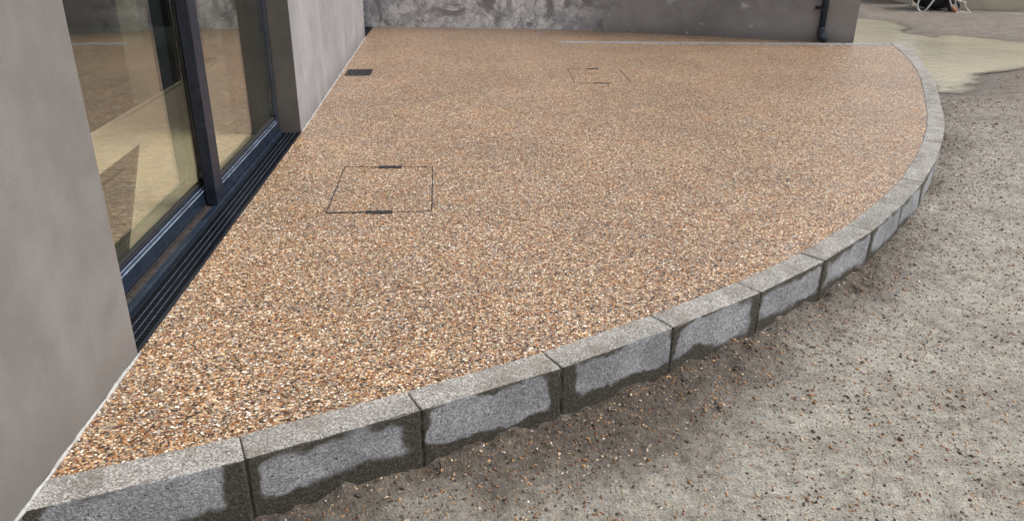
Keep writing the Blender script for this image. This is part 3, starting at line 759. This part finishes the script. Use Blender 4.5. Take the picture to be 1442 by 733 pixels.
# small gully grate
gq = [(-1.443, 6.905), (-1.240, 6.912), (-1.221, 6.64), (-1.42, 6.632)]
gul = tag(empty('gully_grate', (-1.33, 6.77, 0)), 'small black slotted gully grate at the foot of the left wall', 'grate'); Ti = Matrix.Translation(-gul.location)
bm = bmesh.new()
for i in range(4): strip_between(bm, gq[i], gq[(i+1) % 4], .018, .004+.0004*(i % 2))
o = bm_obj('frame', bm, MAT['grate'], gul); o.matrix_parent_inverse = Ti
bm = bmesh.new(); strip_between(bm, lerp(gq[0], gq[3], .5), lerp(gq[1], gq[2], .5), .25, .0012); o = bm_obj('channel', bm, MAT['void'], gul); o.matrix_parent_inverse = Ti
for k in range(8):
    f = (k+.5)/8; bm = bmesh.new(); strip_between(bm, lerp(gq[0], gq[1], f), lerp(gq[3], gq[2], f), .009, .0034)
    o = bm_obj('slat', bm, MAT['grate'], gul); o.matrix_parent_inverse = Ti

# ------------------------------------------------------------------ far corner: boards and barrow
def board(a, b, h, th, lean, label, z=-.12):
    a = Vector((*a, z)); b = Vector((*b, z)); t = (b-a).normalized(); n = Vector((t.y, -t.x, 0))
    bm = bmesh.new(); up = Vector((0, 0, h))+n*lean
    hexa(bm, [a, b, b+n*th, a+n*th, a+up, b+up, b+n*th+up, a+n*th+up], .004)
    o = bm_obj('board', bm, MAT['panel']); tag(o, label, 'board', 'cream boards propped at the edge of the yard'); return o
board((7.05, 17.6), (7.13, 14.45), 1.3, .05, .25, 'cream board standing left of the dark wheelbarrow beyond the puddle')
board((7.30, 13.75), (8.75, 13.35), .30, .04, .05, 'low cream board on the ground right behind the hose coil', -.10)
board((7.20, 14.30), (9.2, 13.7), 1.3, .04, .3, 'taller cream board leaning behind the low board and the barrow', -.10)

bc = Vector((7.02, 13.60, 0)); BZ = -.11
wb = tag(empty('wheelbarrow', (bc.x, bc.y, BZ)), 'dark wheelbarrow with pale tubular legs parked beyond the muddy puddle', 'wheelbarrow'); Ti = Matrix.Translation(-wb.location)
rx = Vector((1, -.12, 0)).normalized(); ry = Vector((.12, 1, 0)).normalized()
def BP(x, y, z): return bc + rx*x + ry*y + Vector((0, 0, BZ+z))
bm = bmesh.new()
rings = []
for z, sx, sy, ox in ((.045, .12, .12, .0), (.07, .23, .19, .0), (.15, .31, .24, -.01), (.28, .36, .28, -.02), (.48, .40, .31, -.03), (.50, .42, .33, -.03), (.49, .39, .30, -.03), (.28, .33, .25, -.02), (.11, .20, .17, .0)):
    rings.append([bm.verts.new(BP(ox+sx*math.copysign(abs(math.cos(a))**.7, math.cos(a)), sy*math.copysign(abs(math.sin(a))**.7, math.sin(a)), z)) for a in [2*math.pi*k/24 for k in range(24)]])
for a, b in zip(rings, rings[1:]):
    for k in range(24): bm.faces.new((a[k], a[(k+1) % 24], b[(k+1) % 24], b[k]))
bm.faces.new(rings[0]); bm.faces.new(rings[-1])
o = bm_obj('tray', bm, MAT['black'], wb, True); o.matrix_parent_inverse = Ti
for s in (-1, 1):
    bm = bmesh.new(); tube(bm, smooth_path([BP(-.10, .16*s-.16, .26), BP(-.20, .18*s-.18, .10), BP(-.26, .19*s-.16, .015), BP(-.33, .19*s-.16, .02), BP(-.36, .17*s-.12, .12), BP(-.30, .16*s-.1, .30)], 4), .016, 8)
    o = bm_obj('leg', bm, MAT['galv'], wb, True); o.matrix_parent_inverse = Ti
    bm = bmesh.new(); tube(bm, smooth_path([BP(.46, .10*s, .14), BP(.20, .2*s, .22), BP(-.45, .28*s, .56), BP(-.75, .29*s, .62)], 4), .016, 8)
    o = bm_obj('handle', bm, MAT['galv'], wb, True); o.matrix_parent_inverse = Ti
bm = bmesh.new()
wc = BP(.20, -.30, .10); ax = ry
def torus(bm, c, ax, R, r, n=28, m=10):
    a = ax.cross(Vector((0, 0, 1))).normalized(); b = a.cross(ax).normalized(); rr = []
    for i in range(n):
        d = a*math.cos(2*math.pi*i/n)+b*math.sin(2*math.pi*i/n)
        rr.append([bm.verts.new(c+d*(R+r*math.cos(2*math.pi*k/m))+ax*(r*math.sin(2*math.pi*k/m))) for k in range(m)])
    for i in range(n):
        for k in range(m): bm.faces.new((rr[i][k], rr[i][(k+1) % m], rr[(i+1) % n][(k+1) % m], rr[(i+1) % n][k]))
torus(bm, wc, ax, .070, .030); tyre = bm_obj('wheel', bm, MAT['rubber'], wb, True); tyre.matrix_parent_inverse = Ti
bm = bmesh.new(); tube(bm, [wc-ax*.035, wc+ax*.035], .045, 16)
rim = bm_obj('rim', bm, MAT['galv'], tyre, False); rim.matrix_parent_inverse = Matrix.Identity(4)
# hose
bm = bmesh.new()
tube(bm, smooth_path([BP(.0, -.42, .62), BP(.02, -.40, .36), BP(.10, -.44, .14), BP(.17, -.48, .03), BP(.28, -.50, .012), BP(.42, -.58, .012), BP(.7, -.60, .012), BP(1.3, -.5, .012)], 6), .013, 8)
hose = bm_obj('hose', bm, MAT['hose'], None, True); tag(hose, 'pale grey hose with orange coupling trailing from the dark wheelbarrow', 'hose')
bm = bmesh.new(); tube(bm, [BP(.125, -.46, .10), BP(.18, -.485, .035)], .024, 10); bm_obj('coupling', bm, MAT['orange'], hose, True)
bm = bmesh.new()
lp = [BP(.22, -.44, .05), BP(.16, -.42, .20), BP(.20, -.40, .30), BP(.27, -.42, .22), BP(.33, -.45, .10), BP(.40, -.47, .03), BP(.36, -.5, .015), BP(.26, -.48, .03), BP(.22, -.44, .05)]
tube(bm, smooth_path(lp, 5), .012, 8); o = bm_obj('cable_loop', bm, MAT['hose'], None, True); tag(o, 'small standing loop of pale cable beside the orange coupling', 'cable')
